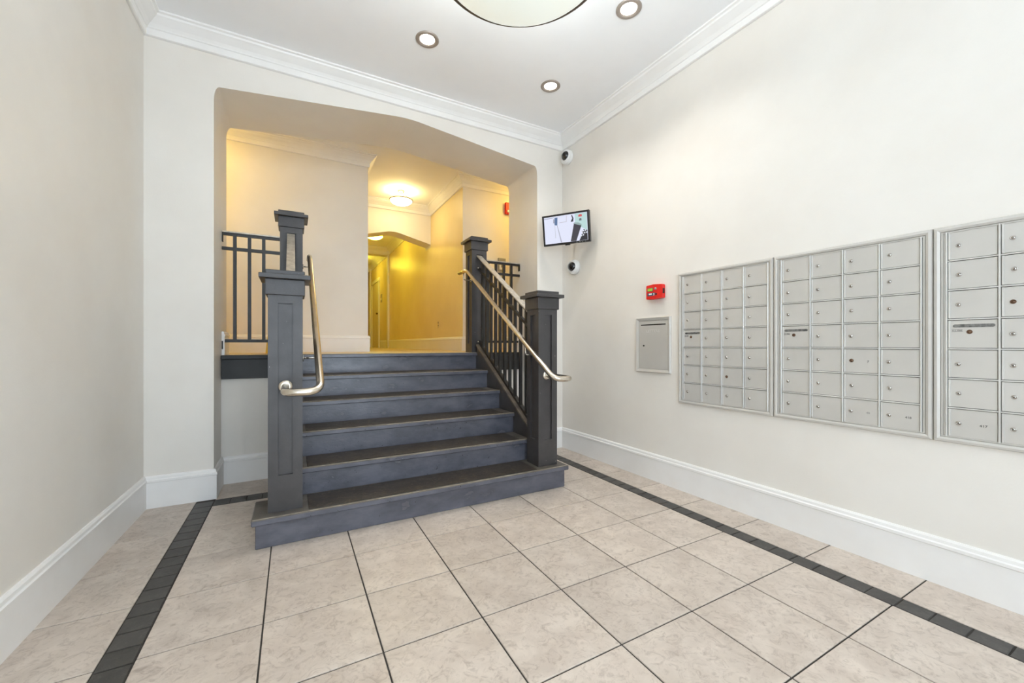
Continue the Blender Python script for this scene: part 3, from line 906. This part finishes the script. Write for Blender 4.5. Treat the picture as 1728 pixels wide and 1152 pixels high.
def spoly(name, pts, rgb, lvl=1):
    """picture drawn on the screen; pts in 0..1 screen coordinates (x right, y up)"""
    P = [(-sw / 2 + u * sw, -sh / 2 + v * sh) for u, v in pts]
    y = -0.0075 - 0.0003 * lvl
    return MB().prism(P, 'y', y, y + 0.00025).build(name, screen_mat(name, rgb), scr)
spoly('picture_far_wall', [(0.0, 0.93), (0.25, 0.95), (0.25, 0.97), (0.0, 0.95)], (150, 150, 170))
spoly('picture_figure', [(0.245, 0.68), (0.31, 0.66), (0.325, 0.95), (0.255, 0.95)], (92, 116, 156))
spoly('picture_figure_edge', [(0.225, 0.76), (0.24, 0.75), (0.245, 0.90), (0.23, 0.90)], (60, 60, 80), 2)
spoly('picture_figure_shadow', [(0.30, 0.66), (0.312, 0.66), (0.40, 0.02), (0.375, 0.02)], (170, 172, 190))
spoly('picture_figure_shadow', [(0.25, 0.66), (0.258, 0.66), (0.262, 0.20), (0.25, 0.20)], (196, 198, 212))
spoly('picture_door', [(0.36, 0.75), (0.52, 0.76), (0.53, 0.97), (0.54, 0.97), (0.53, 0.74), (0.36, 0.735)], (190, 186, 200))
spoly('picture_wall', [(0.72, 0.62), (0.985, 0.35), (0.985, 0.985), (0.72, 0.985)], (186, 216, 216))
spoly('picture_person', [(0.62, 0.72), (0.68, 0.72), (0.69, 0.84), (0.66, 0.96), (0.64, 0.96), (0.66, 0.84)], (52, 50, 62), 2)
spoly('picture_post', [(0.60, 0.01), (0.73, 0.01), (0.86, 0.55), (0.83, 0.59), (0.70, 0.66), (0.69, 0.62)], (62, 60, 70), 2)
spoly('picture_post_cap', [(0.68, 0.64), (0.84, 0.55), (0.87, 0.58), (0.80, 0.66), (0.70, 0.68)], (150, 172, 172), 3)
spoly('picture_railing', [(0.80, 0.01), (0.985, 0.01), (0.985, 0.36), (0.90, 0.40)], (44, 44, 50), 2)
for (u, v) in ((0.84, 0.31), (0.885, 0.32), (0.93, 0.33), (0.86, 0.235), (0.905, 0.245), (0.95, 0.25), (0.83, 0.15), (0.875, 0.17), (0.80, 0.08)):
    spoly('picture_gap', [(u, v), (u + 0.028, v), (u + 0.034, v + 0.05), (u + 0.006, v + 0.05)], (220, 224, 236), 4)
spoly('picture_red_mark', [(0.80, 0.86), (0.88, 0.86), (0.88, 0.93), (0.84, 0.95), (0.80, 0.92)], (214, 92, 92), 3)
spoly('picture_dark_mark', [(0.81, 0.72), (0.87, 0.72), (0.865, 0.80), (0.82, 0.80)], (96, 110, 116), 3)
for k in range(4):
    MB().box(0.11 + 0.03 * k, 0.12 + 0.03 * k, -0.0148, -0.0141, -Hh / 2 + 0.006, -Hh / 2 + 0.010).build('button', 'grey', mon)
MB().box(-0.10, 0.10, 0.0325, 0.050, -0.09, 0.09, 0.006).build('rear_shell', 'bezel', mon)
MB().box(-0.02, 0.03, 0.006, 0.03, -Hh / 2 - 0.010, -Hh / 2 + 0.001, 0.002).build('cable_clip', 'bezel', mon)
MB().tube(fillet([(0, 0.048, -0.02), (0, 0.20, 0.01), (0.0, 0.42, 0.075)], 0.05), 0.016, 10).build('mount_arm', 'bezel', mon)

# ------------------------------------------------------------------ lamps in the lobby
def bowl_profile(R, drop, n=10):
    return [(R * math.cos(a), -drop * math.sin(a)) for a in [PI / 2 * k / n for k in range(n + 1)]]
zr = 3.05
t = thing('bowl_ceiling_light', 'large alabaster bowl ceiling light with a thin bronze rim', 'ceiling light', (0.96, 1.666, zr))
MB().lathe([(0.424, 0.016), (0.440, 0.018), (0.4465, 0.012), (0.4465, -0.014), (0.438, -0.024), (0.424, -0.024), (0.420, 0.0), (0.424, 0.016)], 64).build('rim', 'rim', t)
MB().lathe(bowl_profile(0.426, 0.14, 12), 64).build('glass_bowl', 'bowl', t)
MB().lathe([(0, -0.141), (0.018, -0.147), (0.022, -0.159), (0.012, -0.171), (0.0, -0.175)], 16).build('finial', 'bronze', t)
for k in range(3):
    a = 2 * PI * k / 3 + 0.4
    MB().tube([(0.424 * math.cos(a), 0.424 * math.sin(a), 0.010), (0.05 * math.cos(a), 0.05 * math.sin(a), ZC - zr - 0.02)], 0.007, 8).build('suspension_rod', 'bronze', t)
MB().lathe([(0, ZC - zr - 0.04), (0.07, ZC - zr - 0.03), (0.09, ZC - zr - 0.001), (0, ZC - zr - 0.001)], 24).build('canopy', 'bronze', t)
lamp = bpy.data.lights.new('bowl_bulb', 'POINT'); lamp.energy = 34; lamp.shadow_soft_size = 0.08; lamp.color = (0.93, 0.97, 1.0)
lo = bpy.data.objects.new('bulb', lamp); COL.objects.link(lo); lo.parent = t; lo.location = (0, 0, -0.03)

DOWN = [(0.91, 3.031, 'recessed downlight in the white ceiling left of the big bowl light'),
        (2.056, 3.042, 'recessed downlight nearest the monitor corner'),
        (2.063, 2.080, 'recessed downlight beside the big bowl light at the top picture edge')]
for (x_, y_, lab) in DOWN:
    t = thing('recessed_light', lab, 'downlight', (x_, y_, ZC), group='recessed ceiling downlights')
    MB().lathe([(0.056, -0.002), (0.062, -0.008), (0.082, -0.009), (0.088, -0.004), (0.088, -0.0003), (0.056, -0.0003)], 36).build('trim_ring', 'bronze', t)
    MB().lathe([(0.0, -0.0045), (0.040, -0.0045), (0.054, -0.002), (0.056, -0.0006), (0.0, -0.0006)], 28).build('lens', 'down', t)
    sp = bpy.data.lights.new('spot', 'SPOT'); sp.energy = LAMP_DOWN; sp.spot_size = math.radians(125); sp.spot_blend = 0.9
    sp.shadow_soft_size = 0.05; sp.color = (1.0, 0.95, 0.88)
    so = bpy.data.objects.new('spot', sp); COL.objects.link(so); so.parent = t; so.location = (0, 0, -0.02)

# ------------------------------------------------------------------ hall lamps
def hall_lamp(label, x_, y_, mat='hallbowl', R=0.175):
    zr_ = 3.385
    t = thing('semi_flush_light', label, 'ceiling light', (x_, y_, zr_), group='warm corridor bowl lights')
    MB().lathe([(R - 0.012, 0.008), (R, 0.007), (R + 0.003, 0.0), (R, -0.008), (R - 0.012, -0.009), (R - 0.012, 0.008)], 40).build('rim', 'nickel', t)
    MB().lathe(bowl_profile(R - 0.012, 0.075, 9), 40).build('glass_bowl', mat, t)
    for k in range(3):
        a = 2 * PI * k / 3 + 0.9
        MB().tube([((R - 0.012) * math.cos(a), (R - 0.012) * math.sin(a), 0.004), (0.03 * math.cos(a), 0.03 * math.sin(a), ZH - zr_ - 0.01)], 0.005, 8).build('suspension_rod', 'nickel', t)
    MB().lathe([(0, ZH - zr_ - 0.03), (0.045, ZH - zr_ - 0.025), (0.06, ZH - zr_ - 0.001), (0, ZH - zr_ - 0.001)], 20).build('canopy', 'nickel', t)
    return t
xm = (CXL + CXR) / 2
hall_lamp('warm glass bowl light hanging in the corridor before its arch', xm, 6.25, 'hallbowl2')
hall_lamp('warm glass bowl light further down the corridor, seen under the arch', xm, 8.55)
hall_lamp('warm glass bowl light beyond the first corridor beam', xm, 11.4)
hall_lamp('unseen warm glass bowl light added over the left end of the landing', -1.25, 4.86, 'hallbowl4')  # out of view; both landing-end lamps are added as warm light sources
hall_lamp('unseen warm glass bowl light added over the right end of the landing', 3.2, 4.86, 'hallbowl3')

# ------------------------------------------------------------------ small things in the hall
t = thing('fire_strobe', 'red fire alarm strobe on the landing wall beside the right jamb', 'alarm strobe', (2.83, YB, 3.10))
MB().box(-0.07, 0.07, -0.045, -0.0005, 0, 0.17, 0.006).build('housing', 'red', t)
MB().box(-0.05, 0.05, -0.065, -0.0455, 0.02, 0.055, 0.006).build('flash_lens', 'white', t)
t = thing('wall_control', 'small grey and white wall control behind the right landing railing', 'wall control', (2.71, YB, 2.24))
MB().box(-0.062, 0.062, -0.022, -0.0005, 0, 0.20, 0.003).build('housing', 'grey', t)
MB().box(-0.044, 0.044, -0.028, -0.0225, 0.03, 0.14, 0.003).build('cover', 'white', t)
MB().box(-0.02, 0.02, -0.031, -0.0285, 0.06, 0.10, 0.002).build('button', 'grey', t)
t = thing('outlet', 'ivory outlet plate low on the corridor wall', 'outlet', (CXR, 6.37, LZ + 0.36), (0, 0, -PI / 2))
MB().box(-0.036, 0.036, -0.006, -0.0005, 0, 0.115, 0.002).build('plate', 'outlet', t)
for zz in (0.03, 0.075):
    MB().box(-0.012, 0.012, -0.0075, -0.0062, zz, zz + 0.02, 0.001).build('socket', 'key', t)
t = thing('door_number_sign', 'small dark number plate beside the corridor door', 'sign', (CXR, 11.18, LZ + 1.22), (0, 0, -PI / 2))
MB().box(-0.07, 0.07, -0.012, -0.0005, 0, 0.22, 0.004).build('plate', 'bronze', t)
MB().box(-0.045, 0.045, -0.0135, -0.0122, 0.06, 0.12, 0.001).build('insert', 'white', t)
# yellow folding floor sign, only a sliver of it shows beside the near post
t = thing('floor_sign', 'yellow plastic floor sign on the landing, mostly hidden behind the near newel post', 'floor sign', (-0.10, 4.78, LZ))
for s in (-1, 1):
    MB().prism([(-0.135, 0.0), (-0.095, 0.0), (-0.085, 0.05), (0.085, 0.05), (0.095, 0.0), (0.135, 0.0), (0.085, 0.56), (-0.085, 0.56)], 'y', -0.006, 0.006).build('panel', 'yellow', t)
    o = t.children[-1]; o.location = (0, s * 0.115, 0.0); o.rotation_euler = (s * 0.19, 0, 0)
MB().box(-0.04, 0.04, -0.02, 0.02, 0.548, 0.575, 0.006).build('hinge', 'yellow', t)
